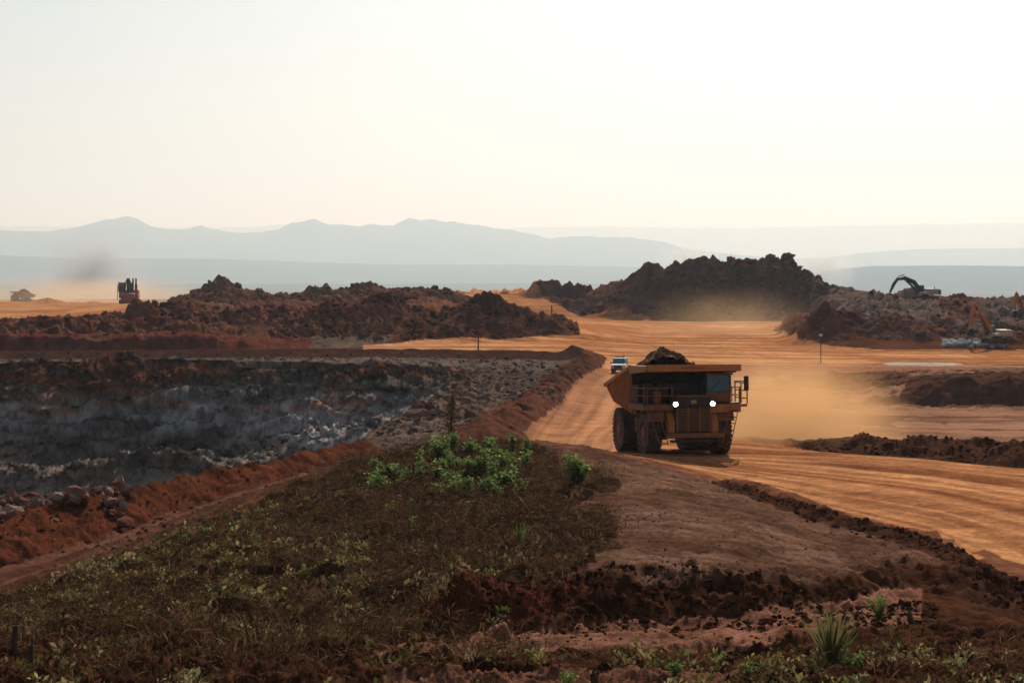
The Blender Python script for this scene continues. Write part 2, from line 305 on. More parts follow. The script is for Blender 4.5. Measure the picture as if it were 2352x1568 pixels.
def gz(x,y):
    x=np.asarray(x,float); y=np.asarray(y,float)
    px=x/y*F+1176; i=np.interp(px,xs,np.arange(nx)); j=np.interp(np.log(y),ls,np.arange(ny))
    i0=np.clip(i.astype(int),0,nx-2); j0=np.clip(j.astype(int),0,ny-2); a=i-i0; b=j-j0
    return (H[j0,i0]*(1-a)+H[j0,i0+1]*a)*(1-b)+(H[j0+1,i0]*(1-a)+H[j0+1,i0+1]*a)*b
def gpick(A,x,y):
    px=x/y*F+1176; i0=np.clip(np.interp(px,xs,np.arange(nx)).astype(int),0,nx-1); j0=np.clip(np.interp(np.log(y),ls,np.arange(ny)).astype(int),0,ny-1)
    return A[j0,i0]
def gp(px,Y):
    x=PX(px,Y); return Vector((x,Y,float(gz(x,Y))))
# ---------------- mountains
def ridge(name,prof,Y0,depth,seed,c,rough=.06):
    a=np.arange(-1500,3900,6.0); t=np.linspace(0,1,26)
    py=np.interp(a,[p[0] for p in prof],[p[1] for p in prof])
    zc=ZC+(600-py)/F*Y0
    zc=zc+(fbm(a/30,a*0,5,seed,.6)-.5)*rough*(zc+150)
    A,Tt=np.meshgrid(a,t)
    Yv=Y0-depth+Tt*depth*1.6; x=(A-1176)/F*Y0
    prof_t=np.interp(Tt,[0,.2,.625,.9,1],[0,.22,1,.4,0])
    nz=fbm(x/(depth*.22),Yv/(depth*.22),5,seed+5)
    Z=-170+(zc[None,:]+170)*prof_t*(1-.35*(1-prof_t)*nz*2)
    v=np.stack([x,Yv,Z],-1).reshape(-1,3); w=len(a)
    i=(np.arange(len(t)-1)[:,None]*w+np.arange(w-1)[None,:]).ravel()
    f=np.stack([i,i+1,i+w+1,i+w],-1)
    rawmesh(name,v,f,np.broadcast_to(np.array(c),(len(v),3)),mmat,smooth=True)
mmat=attrmat('forest_hill',bumps=(),vary=.3,nscale=(.002,))
ridge('mountain_range',[(-1500,560),(-600,540),(0,526),(130,526),(180,516),(240,500),(270,494),(295,490),(325,502),(340,512),(380,520),(440,520),(460,512),(480,522),(560,532),(640,522),(670,505),(690,500),(720,496),(760,510),(830,515),(845,509),(900,512),(940,495),(1000,498),(1060,507),(1120,515),(1200,530),(1260,543),(1330,537),(1400,540),(1460,541),(1520,550),(1570,567),(1650,578),(1800,592),(2000,615),(3900,620)],25000,5000,3,(.035,.06,.065),.08)
ridge('mountain_range',[(-1500,510),(0,514),(200,516),(420,518),(560,518),(660,511),(760,520),(1100,522),(1200,517),(1400,515),(1700,520),(2000,512),(2352,508),(3900,520)],44000,6000,13,(.05,.07,.06))
ridge('hill_ridge',[(-1500,580),(0,584),(200,590),(500,592),(700,600),(900,606),(1200,606),(1500,612),(1700,622),(1850,632),(2000,640),(3900,640)],17500,3000,23,(.05,.07,.05),.04)
ridge('hill_ridge',[(-1500,660),(1700,650),(1850,632),(1930,616),(2000,609),(2150,607),(2352,609),(2700,600),(3900,610)],12500,2500,33,(.03,.055,.065),.04)
ridge('hill_ridge',[(-1500,640),(1600,600),(1900,590),(1990,578),(2100,570),(2352,566),(3900,570)],26000,3000,43,(.05,.07,.05),.04)
# ---------------- rocks
def ico(sub):
    bm=bmesh.new(); bmesh.ops.create_icosphere(bm,subdivisions=sub,radius=1)
    v=np.array([p.co[:] for p in bm.verts]); f=np.array([[q.index for q in p.verts] for p in bm.faces]); bm.free(); return v,f
rmat=attrmat('rock',bumps=((3,.15),),vary=.3,nscale=(1.5,))
def rocks(name,pos,size,cols,sub=1,sink=.3):
    v,f=ico(sub); n=len(pos)
    a=rng.normal(size=(n,3,3)); q,_=np.linalg.qr(a)
    V=np.repeat(v[None],n,0); V=np.einsum('nij,nkj->nki',q,V)
    V=V/(np.abs(V).max(2,keepdims=True)**.62)
    V=V*(1+(rng.random((n,len(v),1))-.5)*.42)
    V=V*(rng.random((n,1,3))*.75+.5)
    q2,_=np.linalg.qr(rng.normal(size=(n,3,3))); V=np.einsum('nij,nkj->nki',q2,V)
    V[:,:,2]*=.8
    V=V*size[:,None,None]+pos[:,None,:]; V[:,:,2]+=size[:,None]*(.4-sink)
    Fc=(f[None]+(np.arange(n)*len(v))[:,None,None]).reshape(-1,3)
    CC=np.repeat(cols[:,None,:],len(v),1).reshape(-1,3)
    return rawmesh(name,V.reshape(-1,3),Fc,CC,rmat)
def scat(n,p0,p1,y0,y1,smin,smax,c0,c1,pw=2.5):
    px=rng.uniform(p0,p1,n); Y=np.exp(rng.uniform(math.log(y0),math.log(y1),n)); x=PX(px,Y)
    s=smin+(smax-smin)*rng.random(n)**pw
    k=rng.random((n,1)); c=np.array(c0)*(1-k)+np.array(c1)*k
    return np.stack([x,Y,gz(x,Y)],-1),s,c
def cat(l): return [np.concatenate([q[i] for q in l]) for i in range(3)]
red0,red1=(.075,.027,.016),(.16,.07,.045); gr0,gr1=(.08,.05,.04),(.20,.145,.12)
heapr=[scat(2600,330,1330,328,362,.12,.9,red0,red1,5),scat(1500,385,1200,500,562,.15,1.3,red0,red1,4),scat(2600,1340,1895,511,534,.15,1.4,red0,red1,4.5),
 scat(2600,1850,2420,345,480,.12,.9,red0,gr1,5),scat(900,0,420,311,345,.1,.45,red0,red1,4)]
p,s,c=cat(heapr); kp=~gpick(roadA|roadB,p[:,0],p[:,1]); rocks('heap_rocks',p[kp],s[kp],c[kp])
rub=[scat(1100,860,1100,150,225,.08,.4,gr0,gr1,4),scat(1300,1090,1290,190,280,.08,.42,gr0,gr1,5),scat(300,930,1110,165,225,.2,.85,(.16,.075,.05),gr1,3),
 scat(1500,0,1250,262,281,.07,.32,gr0,gr1,4),scat(250,0,620,218,227,.12,.6,(.07,.055,.05),(.16,.13,.11),4)]
p,s,c=cat(rub); onroad=gpick(roadA,p[:,0],p[:,1]); rocks('rubble',p[~onroad],s[~onroad],c[~onroad])
bo=[scat(330,-150,290,87,98,.08,.40,(.17,.055,.035),(.30,.22,.19),1.6)]
p,s,c=cat(bo); p[:,2]+=.2+rng.random(len(p))*.3; rocks('boulder_pile',p,s,c,1)
wp=[scat(620,2165,2310,337,343,.1,.55,(.28,.27,.27),(.6,.58,.57),2)]
p,s,c=cat(wp); p[:,2]+=rng.random(len(p))*.6; rocks('white_rubble_pile',p,s,c)
n=2600; tt=rng.random(n)*(len(edge)-1.001); k=tt.astype(int); fr=tt-k; E_=np.array([(PX(a,b),b) for a,b in edge]); q=E_[k]*(1-fr[:,None])+E_[k+1]*fr[:,None]; dd=E_[k+1]-E_[k]; dd/=np.linalg.norm(dd,axis=1,keepdims=True)
q=q+np.stack([dd[:,1],-dd[:,0]],1)*(rng.normal(size=(n,1))*.75); kc=rng.random((n,1))
el=(np.stack([q[:,0],q[:,1],gz(q[:,0],q[:,1])],-1),.02+.11*rng.random(n)**4,np.array((.045,.019,.011))*(1-kc)+np.array((.09,.039,.023))*kc)
cl=[scat(3000,1330,2100,51,104,.01,.055,(.09,.045,.028),(.32,.21,.15),4),scat(4200,950,2150,47.5,52.8,.012,.11,(.038,.016,.010),(.09,.038,.022),4),
 scat(3200,-100,2400,35,47,.012,.09,(.035,.016,.010),(.12,.06,.04),4),el,
 scat(1500,1800,2400,117,127,.03,.16,(.048,.020,.012),(.10,.042,.025),3),scat(1500,-50,850,80,112,.02,.13,(.08,.025,.013),(.14,.055,.031),4),scat(260,0,1000,82,135,.04,.2,(.14,.08,.06),(.25,.2,.17),3)]
p,s,c=cat(cl); keep=~(gpick(road_near|roadA,p[:,0],p[:,1]))
rocks('dirt_clods',p[keep],s[keep],c[keep])
rocks('boulder',np.array([gp(590,47)[:]]),np.array([.26]),np.array([[.22,.19,.17]]),2)
# ---------------- vegetation
def leaves(name,base,d,ln,wd,cols,mat,up=None):
    n=len(base); d=d/np.linalg.norm(d,axis=1,keepdims=True)
    r=rng.normal(size=(n,3)); s=np.cross(d,r); s/=np.linalg.norm(s,axis=1,keepdims=True)
    mid=base+d*(ln*.5)[:,None]; tip=base+d*ln[:,None]; tip[:,2]-=ln*.12
    V=np.stack([base,mid+s*(wd*.5)[:,None],tip,mid-s*(wd*.5)[:,None]],1).reshape(-1,3)
    Fc=np.arange(n*4).reshape(n,4)
    return rawmesh(name,V,Fc,np.repeat(cols[:,None,:],4,1).reshape(-1,3),mat)
vmat=attrmat('leaf',rough=.8,bumps=(),vary=0,transl=.45,spec=.0)
def weedset(n,p0,p1,y0,y1,per,h,cols,wide=.25,spread=.12,clump=.5,seed=1,cs=2.5,anywhere=False):
    Y=np.exp(rng.uniform(math.log(y0),math.log(y1),n)); px=rng.uniform(p0,p1,n); x=PX(px,Y)
    t=gpick(Tg,x,Y); tk=gpick(trk|trk2,x,Y)
    k=(t<6.0)&(fbm(x/cs,Y/cs,4,seed)>clump)&~tk
    if not anywhere: k&=gpick(vegm,x,Y)
    px,Y,x=px[k],Y[k],x[k]; z=gz(x,Y); m=len(x)
    hh=h*(.4+rng.random(m)**1.5*1.2)
    bx=np.repeat(np.stack([x,Y,z],-1),per,0); hr=np.repeat(hh,per)
    off=rng.normal(size=(m*per,3))*spread; off[:,2]=np.abs(rng.random(m*per))*hr*.75
    d=rng.normal(size=(m*per,3))*.8; d[:,2]=np.abs(d[:,2])+.35
    ci=rng.integers(0,len(cols),m); cc=np.repeat(np.array(cols)[ci],per,0)*(.5+.9*rng.random((m*per,1)))
    ln=hr*(.25+.5*rng.random(m*per)); return bx+off,d,ln,ln*wide*(.6+rng.random(m*per)),cc
olive=[(.075,.056,.021),(.10,.074,.030),(.05,.04,.018),(.13,.078,.038),(.10,.054,.028)]
brown=[(.055,.028,.015),(.09,.047,.025),(.036,.020,.012),(.15,.09,.05)]
lgreen=[(.17,.145,.05),(.23,.195,.07),(.30,.25,.12),(.12,.13,.04),(.25,.18,.10)]
def join(l): return [np.concatenate([q[i] for q in l]) for i in range(5)]
A=[weedset(9500,-100,1420,43,106,9,.24,olive,.38,.10,.54,1,2.2),weedset(8500,-100,1420,40,106,10,.42,brown,.09,.17,.45,4),
   weedset(2600,-60,2420,35,42,10,.22,olive,.35,.10,.56,9,1.5,True),weedset(1500,-60,2420,35,43,8,.42,brown,.06,.15,.5,14,1.5,True)]
leaves('weeds',*join(A),vmat)
G=[weedset(5200,-60,1250,44,98,10,.22,lgreen,.36,.08,.62,21,1.5),weedset(3400,60,850,50,85,12,.26,lgreen,.4,.08,.58,23,1.8),weedset(1500,-60,2420,35,41,12,.24,lgreen,.35,.08,.60,24,1.2,True)]
leaves('green_weeds',*join(G),vmat)
def brush(n,p0,p1,y0,y1,seed,per=64,hh=.6):
    Y=rng.uniform(y0,y1,n); px=rng.uniform(p0,p1,n); x=PX(px,Y); k=gpick(vegm,x,Y)&(fbm(x/3,Y/3,3,seed)>.47); x,Y=x[k],Y[k]; m=len(x)
    b=np.repeat(np.stack([x,Y,gz(x,Y)],-1),per,0); o=rng.normal(size=(m*per,3))*[.5,.5,.0]; o[:,2]=rng.random(m*per)*hh*np.exp(-(o[:,0]**2+o[:,1]**2))*np.repeat(.4+rng.random(m),per)
    d=rng.normal(size=(m*per,3)); d[:,2]=np.abs(d[:,2])*.7+.1; ln=.15+.45*rng.random(m*per)**1.5
    cc=np.array(brown)[rng.integers(0,4,m*per)]*(.5+.7*rng.random((m*per,1)))
    return b+o,d,ln,.014+.025*rng.random(m*per),cc
leaves('dry_brushwood',*join([brush(660,780,1400,60,104,51),brush(620,-50,1300,44,92,52,54,.6)]),vmat)
def shrub(name,px,Y,h,r,n,cols,lw=.42,ll=.2):
    b=gp(px,Y); stems=max(5,int(r*14)); B=[];D=[];Ls=[];W=[];CC=[]
    cols=np.array(cols)
    for s_ in range(stems):
        a=random.random()*6.28; lean=random.random()*r; tip=np.array([math.cos(a)*lean,math.sin(a)*lean,h*(.5+.55*random.random())])
        m=n//stems; t=rng.random(m)**.6; t=np.maximum(t,.15)
        p=np.array(b[:])+tip*t[:,None]+rng.normal(size=(m,3))*.05*h
        d=rng.normal(size=(m,3)); d[:,2]=d[:,2]*.45+.1
        B.append(p);D.append(d);l=ll*(.6+.7*rng.random(m));Ls.append(l);W.append(l*lw)
        CC.append(cols[rng.integers(0,len(cols),m)]*(.3+.85*t[:,None])*(.6+.7*rng.random((m,1))))
        B.append(np.array([b[:]]));D.append(np.array([tip]));Ls.append(np.array([np.linalg.norm(tip)]));W.append(np.array([.03]));CC.append(np.array([[.06,.045,.025]]))
    return [np.concatenate(q) for q in (B,D,Ls,W,CC)]
gcols=[(.12,.19,.05),(.18,.26,.07),(.25,.33,.11),(.07,.12,.035),(.28,.31,.12)]
lst=[]
for _ in range(56):
    px=random.gauss(1095,66); Y=random.uniform(82,104)-(px-1000)*.02
    lst.append(shrub('',px,Y,random.uniform(.4,1.1),random.uniform(.22,.5),220,gcols,.40,.18))
for _ in range(28):
    px=random.uniform(850,1020); Y=random.uniform(86,94); lst.append(shrub('',px,Y,random.uniform(.3,.85),random.uniform(.2,.5),160,gcols,.38,.17))
for _ in range(34):
    px=random.uniform(450,1300); Y=random.uniform(68,90); lst.append(shrub('',px,Y,random.uniform(.2,.5),random.uniform(.15,.35),90,gcols,.38,.13))
lst+=[shrub('',1040,103,1.2,.6,500,gcols),shrub('',1010,98,1.1,.6,400,gcols)]
leaves('green_shrubs',*join(lst),vmat)
for px,Y,h,r,n in [(1325,84,1.4,.75,1400),(285,45.5,.5,.36,520),(2020,49,.55,.5,620),(1715,38.5,.4,.32,320),(1300,37,.5,.28,320),(1195,36,.4,.28,260),(1555,38,.35,.28,260),(1960,39.5,.45,.34,320),(1780,37,.35,.34,260)]:
    leaves('shrub',*shrub('',px,Y,h,r,n,gcols,.38,.19 if Y>60 else .09),vmat)
def blades(name,px,Y,n,h,cols):
    b=gp(px,Y); k=rng.random(n)*6.28; inc=rng.random(n)*.6
    d=np.stack([np.cos(k)*inc,np.sin(k)*inc,np.ones(n)],-1); ln=h*(.55+.5*rng.random(n))
    leaves(name,np.repeat(np.array([b[:]]),n,0)+rng.normal(size=(n,3))*.03,d,ln,np.full(n,.05),np.array(cols)[rng.integers(0,len(cols),n)],vmat)
blades('yucca_plant',1910,40,80,1.6,[(.10,.12,.04),(.14,.155,.055),(.16,.12,.055)])
blades('yucca_plant',1195,62,26,.8,[(.12,.14,.04),(.08,.10,.035)])
blades('grass_tuft',140,44,50,.35,[(.24,.2,.06),(.18,.16,.05)]); blades('grass_tuft',930,53,50,.3,[(.22,.22,.06),(.18,.19,.05)])
# ---------------- helpers for objects
def empty(name,loc,rz=0,rx=0,s=1):
    e=bpy.data.objects.new(name,None); e.location=loc; e.rotation_euler=(rx,0,rz); e.scale=(s,s,s); sc.collection.objects.link(e); return e
def fin(name,bm,mat,par,smooth=False):
    bmesh.ops.recalc_face_normals(bm,faces=bm.faces)
    me=bpy.data.meshes.new(name); bm.to_mesh(me); bm.free(); me.materials.append(mat)
    if smooth:
        for p in me.polygons: p.use_smooth=True
    o=bpy.data.objects.new(name,me); sc.collection.objects.link(o); o.parent=par; return o
def hexa(par,name,pts,mat,bev=.02):
    bm=bmesh.new(); v=[bm.verts.new(p) for p in pts]
    for f in [(0,1,2,3),(4,5,6,7),(0,1,5,4),(1,2,6,5),(2,3,7,6),(3,0,4,7)]: bm.faces.new([v[i] for i in f])
    bmesh.ops.recalc_face_normals(bm,faces=bm.faces)
    if bev: bmesh.ops.bevel(bm,geom=bm.edges[:],offset=bev,segments=1,affect='EDGES')
    return fin(name,bm,mat,par)
def box(par,name,x0,x1,y0,y1,z0,z1,mat,bev=.02):
    return hexa(par,name,[(x0,y0,z0),(x1,y0,z0),(x1,y1,z0),(x0,y1,z0),(x0,y0,z1),(x1,y0,z1),(x1,y1,z1),(x0,y1,z1)],mat,bev)
def cyl(par,name,a,b,r,mat,seg=12,r2=None):
    a=Vector(a); b=Vector(b); d=b-a; bm=bmesh.new()
    bmesh.ops.create_cone(bm,cap_ends=True,segments=seg,radius1=r,radius2=r if r2 is None else r2,depth=d.length)
    bmesh.ops.transform(bm,matrix=Matrix.Translation((a+b)/2)@d.to_track_quat('Z','Y').to_matrix().to_4x4(),verts=bm.verts)
    return fin(name,bm,mat,par,seg>10)
def prism(par,name,prof,x0,x1,mat,bev=.02):
    bm=bmesh.new(); a=[bm.verts.new((x0,y,z)) for y,z in prof]; b=[bm.verts.new((x1,y,z)) for y,z in prof]; n=len(prof)
    bm.faces.new(a); bm.faces.new(b[::-1])
    for i in range(n): bm.faces.new((a[i],a[(i+1)%n],b[(i+1)%n],b[i]))
    bmesh.ops.recalc_face_normals(bm,faces=bm.faces)
    if bev: bmesh.ops.bevel(bm,geom=bm.edges[:],offset=bev,segments=1,affect='EDGES')
    return fin(name,bm,mat,par)
def tyre(par,name,x,y,r,w,mat,rimmat,lugs=32,rim=.55,out=1):
    bm=bmesh.new(); seg=48
    prof=[(-.5*w,rim*r),(-.52*w,.75*r),(-.5*w,.92*r),(-.42*w,.955*r),(.42*w,.955*r),(.5*w,.92*r),(.52*w,.75*r),(.5*w,rim*r)]
    rings=[]
    for i in range(seg):
        a=i/seg*2*math.pi; rings.append([bm.verts.new((x+px_,y+math.cos(a)*q,r+math.sin(a)*q)) for px_,q in prof])
    for i in range(seg):
        A_,B_=rings[i],rings[(i+1)%seg]
        for j in range(len(prof)-1): bm.faces.new((A_[j],A_[j+1],B_[j+1],B_[j]))
    for i in range(lugs):
        for sd in (-1,1):
            a0=(i+(.5 if sd>0 else 0))/lugs*2*math.pi; a1=a0+.55/lugs*2*math.pi
            xs_=(x+sd*.03*w,x+sd*.53*w); vs=[]
            for q in (.9*r,1.0*r):
                for aa in (a0,a1):
                    for xx in xs_: vs.append(bm.verts.new((xx,y+math.cos(aa)*q,r+math.sin(aa)*q)))
            for f in [(0,1,3,2),(4,5,7,6),(0,1,5,4),(2,3,7,6),(0,2,6,4),(1,3,7,5)]: bm.faces.new([vs[k] for k in f])
    fin(name,bm,mat,par)
    bm=bmesh.new(); xo=x+out*.5*w
    pr=[(xo-out*.02,rim*r),(xo-out*.02,rim*r*.93),(xo-out*.22,rim*r*.8),(xo-out*.22,rim*r*.5),(xo-out*.02,rim*r*.45),(xo-out*.02,rim*r*.2)]
    rings=[[bm.verts.new((a_,y+math.cos(i/32*2*math.pi)*q,r+math.sin(i/32*2*math.pi)*q)) for a_,q in pr] for i in range(32)]
    for i in range(32):
        for j in range(len(pr)-1): bm.faces.new((rings[i][j],rings[i][j+1],rings[(i+1)%32][j+1],rings[(i+1)%32][j]))
    bm.faces.new([q[-1] for q in rings])
    fin(name+'_rim',bm,rimmat,par)
    cyl(par,name+'_axle_hub',(x-out*.4*w,y,r),(x+out*.3*w,y,r),rim*r*.7,rimmat,20)
paint_y=simple('truck_paint',(.54,.20,.045),.55,0,.8,(.36,.15,.06),1.6)
paint_d=simple('truck_paint_dusty',(.31,.12,.045),.7,0,.8,(.17,.075,.04),2.5)
dark=simple('dark_steel',(.028,.021,.018),.6,0,.5,(.10,.048,.03),2)
black=simple('black_rubber',(.036,.027,.023),.85,0,.7,(.19,.088,.05),2.5)
rimm=simple('rim_paint',(.26,.11,.06),.7,0,.6,(.22,.10,.06),3)
glassm=simple('window_glass',(.05,.16,.24),.06); glassm.node_tree.nodes['Principled BSDF'].inputs['Specular IOR Level'].default_value=.9  # sky reflection painted into the glass as a blue base colour
white=simple('white_paint',(.72,.71,.68),.4,0,.3,(.5,.36,.25),2)
lampm,N_,L_,b_=newmat('headlight_lens'); b_.inputs['Emission Color'].default_value=(.97,.97,1,1); b_.inputs['Emission Strength'].default_value=30
dirtm=simple('load_dirt',(.12,.042,.022),.95,0,.8,(.19,.075,.04),3,.8)
redp=simple('red_paint',(.30,.04,.025),.6,0,.5)
cream=simple('badge_paint',(.55,.36,.15),.6)
def text(par,name,body,size,loc,rot,mat):
    cu=bpy.data.curves.new(name,'FONT'); cu.body=body; cu.size=size; cu.align_x='CENTER'; cu.align_y='CENTER'; cu.extrude=.004
    o=bpy.data.objects.new(name,cu); sc.collection.objects.link(o); o.parent=par; o.location=loc; o.rotation_euler=rot; cu.materials.append(mat); return o
def rail(par,name,pts,mat,r=.028):
    for i in range(len(pts)-1): cyl(par,name,pts[i],pts[i+1],r,mat,6)
def truck(loc,rz,rx,lights=True,name='dump_truck'):
    T_=empty(name,loc,rz,rx)
    for sx in (-1,1):
        tyre(T_,'front_tyre',sx*2.12,-2.35,1.33,.80,black,rimm,30,.55,sx)
        tyre(T_,'rear_tyre_outer',sx*2.42,2.1,1.33,.76,black,rimm,30,.55,sx)
        tyre(T_,'rear_tyre_inner',sx*1.52,2.1,1.33,.76,black,rimm,30,.55,sx)
        box(T_,'frame_rail',sx*.75-.16,sx*.75+.16,-4.0,4.3,1.35,1.95,dark)
        cyl(T_,'front_strut',(sx*1.45,-2.35,1.2),(sx*1.3,-2.3,2.8),.19,paint_d,16)
        prism(T_,'fender_support',[(-4.25,1.35),(-4.3,2.0),(-3.6,2.75),(-3.1,2.75),(-3.55,2.1),(-3.75,1.35)],sx*1.12,sx*1.5,paint_y)
        prism(T_,'fender_arch',[(-3.95,2.0),(-3.6,2.9),(-1.0,2.9),(-1.0,2.75),(-3.4,2.72),(-3.7,2.0)],sx*1.6,sx*2.6,paint_d)
        box(T_,'deck_skirt',sx*1.08,sx*2.95,-4.12,-4.02,2.66 if sx<0 else 2.5,2.98,paint_d if sx<0 else paint_y)
        box(T_,'side_skirt',sx*2.88,sx*2.96,-4.0,-.9,2.66,2.97,paint_d)
        for k in range(6):
            z=.75+k*.36; y=-4.62+.06*k; xa=sx*(1.62+.12*k); box(T_,'ladder_step',min(xa,xa+sx*.5),max(xa,xa+sx*.5),y,y+.2,z,z+.05,dark,0)
        rail(T_,'ladder_rail',[(sx*1.62,-4.62,.7),(sx*2.25,-4.3,2.95),(sx*2.25,-4.3,3.9)],paint_d)
        rail(T_,'ladder_rail',[(sx*2.14,-4.62,.7),(sx*2.78,-4.3,2.95),(sx*2.78,-4.3,3.9)],paint_d)
    cyl(T_,'front_axle',(-1.9,-2.35,1.2),(1.9,-2.35,1.2),.24,dark)
    cyl(T_,'rear_axle',(-2.3,2.1,1.33),(2.3,2.1,1.33),.42,dark)
    bm=bmesh.new(); bmesh.ops.create_uvsphere(bm,u_segments=20,v_segments=12,radius=.75)
    bmesh.ops.translate(bm,verts=bm.verts,vec=(0,2.0,1.4)); fin('differential',bm,dark,T_,True)
    box(T_,'engine_sump',-.6,.6,-4.0,-1.2,.95,1.5,dark)
    box(T_,'bumper',-1.75,1.75,-4.62,-4.28,1.06,1.34,paint_d,.04)
    box(T_,'bumper_step',-1.45,1.45,-4.75,-4.3,.82,.95,dark,.02)
    box(T_,'tow_bracket',-.9,-.65,-4.7,-4.2,.72,1.1,dark); box(T_,'tow_bracket',.65,.9,-4.7,-4.2,.72,1.1,dark)
    box(T_,'radiator',-1.02,1.02,-4.26,-3.3,1.36,3.0,dark,.03)
    for k in range(15): box(T_,'grille_slat',-.93,.93,-4.34,-4.28,1.46+k*.09,1.495+k*.09,paint_d,0)
    for x in (-1.0,-.34,.34,1.0): box(T_,'grille_bar',x-.04,x+.04,-4.37,-4.25,1.38,2.84,paint_d,.01)
    box(T_,'hood_front',-1.05,1.05,-4.34,-3.2,2.86,3.42,dark,.06)
    box(T_,'nose_badge',-.17,.17,-4.37,-4.342,3.04,3.24,cream,.01)
    for sx in (-1,1):
        for k in (0,.27): box(T_,'headlight_housing',sx*(.52+k)-.11,sx*(.52+k)+.11,-4.42,-4.345,3.02,3.24,dark,.01)
        lx=sx*1.12
        cyl(T_,'headlight_bowl',(lx,-4.20,3.02),(lx,-4.44,3.02),.19,dark,16)
        cyl(T_,'headlight_lens',(lx,-4.442,3.02),(lx,-4.46,3.02),.13,lampm if lights else dark,16)
    box(T_,'deck',-2.95,2.95,-4.05,-.9,2.98,3.06,dark,.01)
    box(T_,'engine_hood',-.95,.95,-4.2,-1.2,3.06,3.5,paint_d,.05)
    cx0,cx1,cy0,cy1=1.0,2.55,-3.55,-1.6
    box(T_,'cab_lower',cx0,cx1,cy0,cy1,3.06,3.66,paint_d,.05)
    box(T_,'cab_glass',cx0+.06,cx1-.06,cy0+.03,cy1-.05,3.66,4.66,glassm,.03)
    for x in (cx0,cx1-.1):
        for y in (cy0,-2.55,cy1-.1): box(T_,'cab_pillar',x,x+.1,y,y+.1,3.64,4.7,dark,.01)
    box(T_,'cab_roof',cx0-.08,cx1+.08,cy0-.18,cy1+.05,4.66,4.78,paint_d,.04)
    cyl(T_,'windscreen_wiper',(1.3,cy0-.02,3.75),(1.9,cy0-.03,4.35),.015,dark,6)
    text(T_,'unit_number','5',.42,(1.75,-4.135,2.76),(math.pi/2,0,0),cream)
    cyl(T_,'air_cleaner',(-1.5,-3.2,3.2),(-1.5,-3.2,4.2),.32,dark,20); cyl(T_,'air_cleaner',(-2.3,-3.0,3.2),(-2.3,-3.0,4.2),.32,dark,20)
    cyl(T_,'fire_extinguisher',(-1.95,-3.95,3.1),(-1.95,-3.95,3.75),.11,redp,14); cyl(T_,'fire_extinguisher',(-2.2,-3.95,3.1),(-2.2,-3.95,3.75),.11,redp,14)
    box(T_,'control_cabinet',-2.8,-1.1,-2.4,-1.3,3.06,4.1,dark,.04)
    box(T_,'rear_cabinet',-.8,.9,-2.4,-1.3,3.5,4.2,dark,.04)
    for zz in (3.5,3.95): rail(T_,'handrail',[(-2.9,-1.0,zz),(-2.9,-4.08,zz),(-1.2,-4.08,zz)],paint_d,.03)
    for x,y in ((-2.9,-4.08),(-2.9,-2.6),(-2.9,-1.1),(-2.1,-4.08),(-1.2,-4.08)): cyl(T_,'rail_post',(x,y,3.05),(x,y,3.97),.03,paint_d,6)
    for zz in (3.5,3.95): rail(T_,'handrail',[(2.9,-1.0,zz),(2.9,-4.08,zz),(2.0,-4.08,zz)],paint_d,.03)
    for x,y in ((2.9,-4.08),(2.9,-2.6),(2.9,-1.1),(2.0,-4.08)): cyl(T_,'rail_post',(x,y,3.05),(x,y,3.97),.03,paint_d,6)
    box(T_,'side_platform',2.97,3.4,-3.9,-1.6,2.8,2.98,paint_y,.01)
    for zz in (3.3,3.75,4.2): rail(T_,'platform_rail',[(2.97,-3.9,zz),(3.4,-3.9,zz),(3.4,-1.7,zz)],paint_d,.035)
    for y in (-3.9,-2.8,-1.7): cyl(T_,'platform_post',(3.4,y,2.98),(3.4,y,4.22),.04,paint_d,6)
    cyl(T_,'mirror_arm',(2.6,-4.0,4.3),(3.25,-4.15,4.3),.03,dark,6)
    box(T_,'mirror',3.12,3.40,-4.25,-4.13,3.75,4.6,dark,.03)
    W_=2.8
    prism(T_,'canopy',[(-4.5,4.98),(-4.5,5.27),(-1.0,5.16),(-.95,4.8),(-1.25,4.8),(-1.6,4.98),(-4.3,5.0)],-W_,W_,paint_y,.02)
    box(T_,'canopy_lip',-W_-.03,W_+.03,-4.62,-4.53,4.9,5.29,paint_y,.02)
    for x in np.linspace(-2.5,2.5,7): box(T_,'canopy_rib',x-.07,x+.07,-4.4,-1.3,4.8,4.97,dark,.01)
    text(T_,'maker_name','MONTERRALDO',.2,(-.1,-4.627,5.09),(math.pi/2,0,0),dark)
    bt,bb=2.85,2.4; RE=4.75
    hexa(T_,'bed_front_wall',[(-bt,-1.2,4.9),(bt,-1.2,4.9),(bb,-.4,2.4),(-bb,-.4,2.4),(-bt,-1.05,4.9),(bt,-1.05,4.9),(bb,-.22,2.4),(-bb,-.22,2.4)],dark,.01)
    hexa(T_,'bed_floor',[(-bb,-.4,2.25),(bb,-.4,2.25),(bb,RE-.4,3.0),(-bb,RE-.4,3.0),(-bb,-.4,2.45),(bb,-.4,2.45),(bb,RE-.4,3.15),(-bb,RE-.4,3.15)],paint_d,.01)
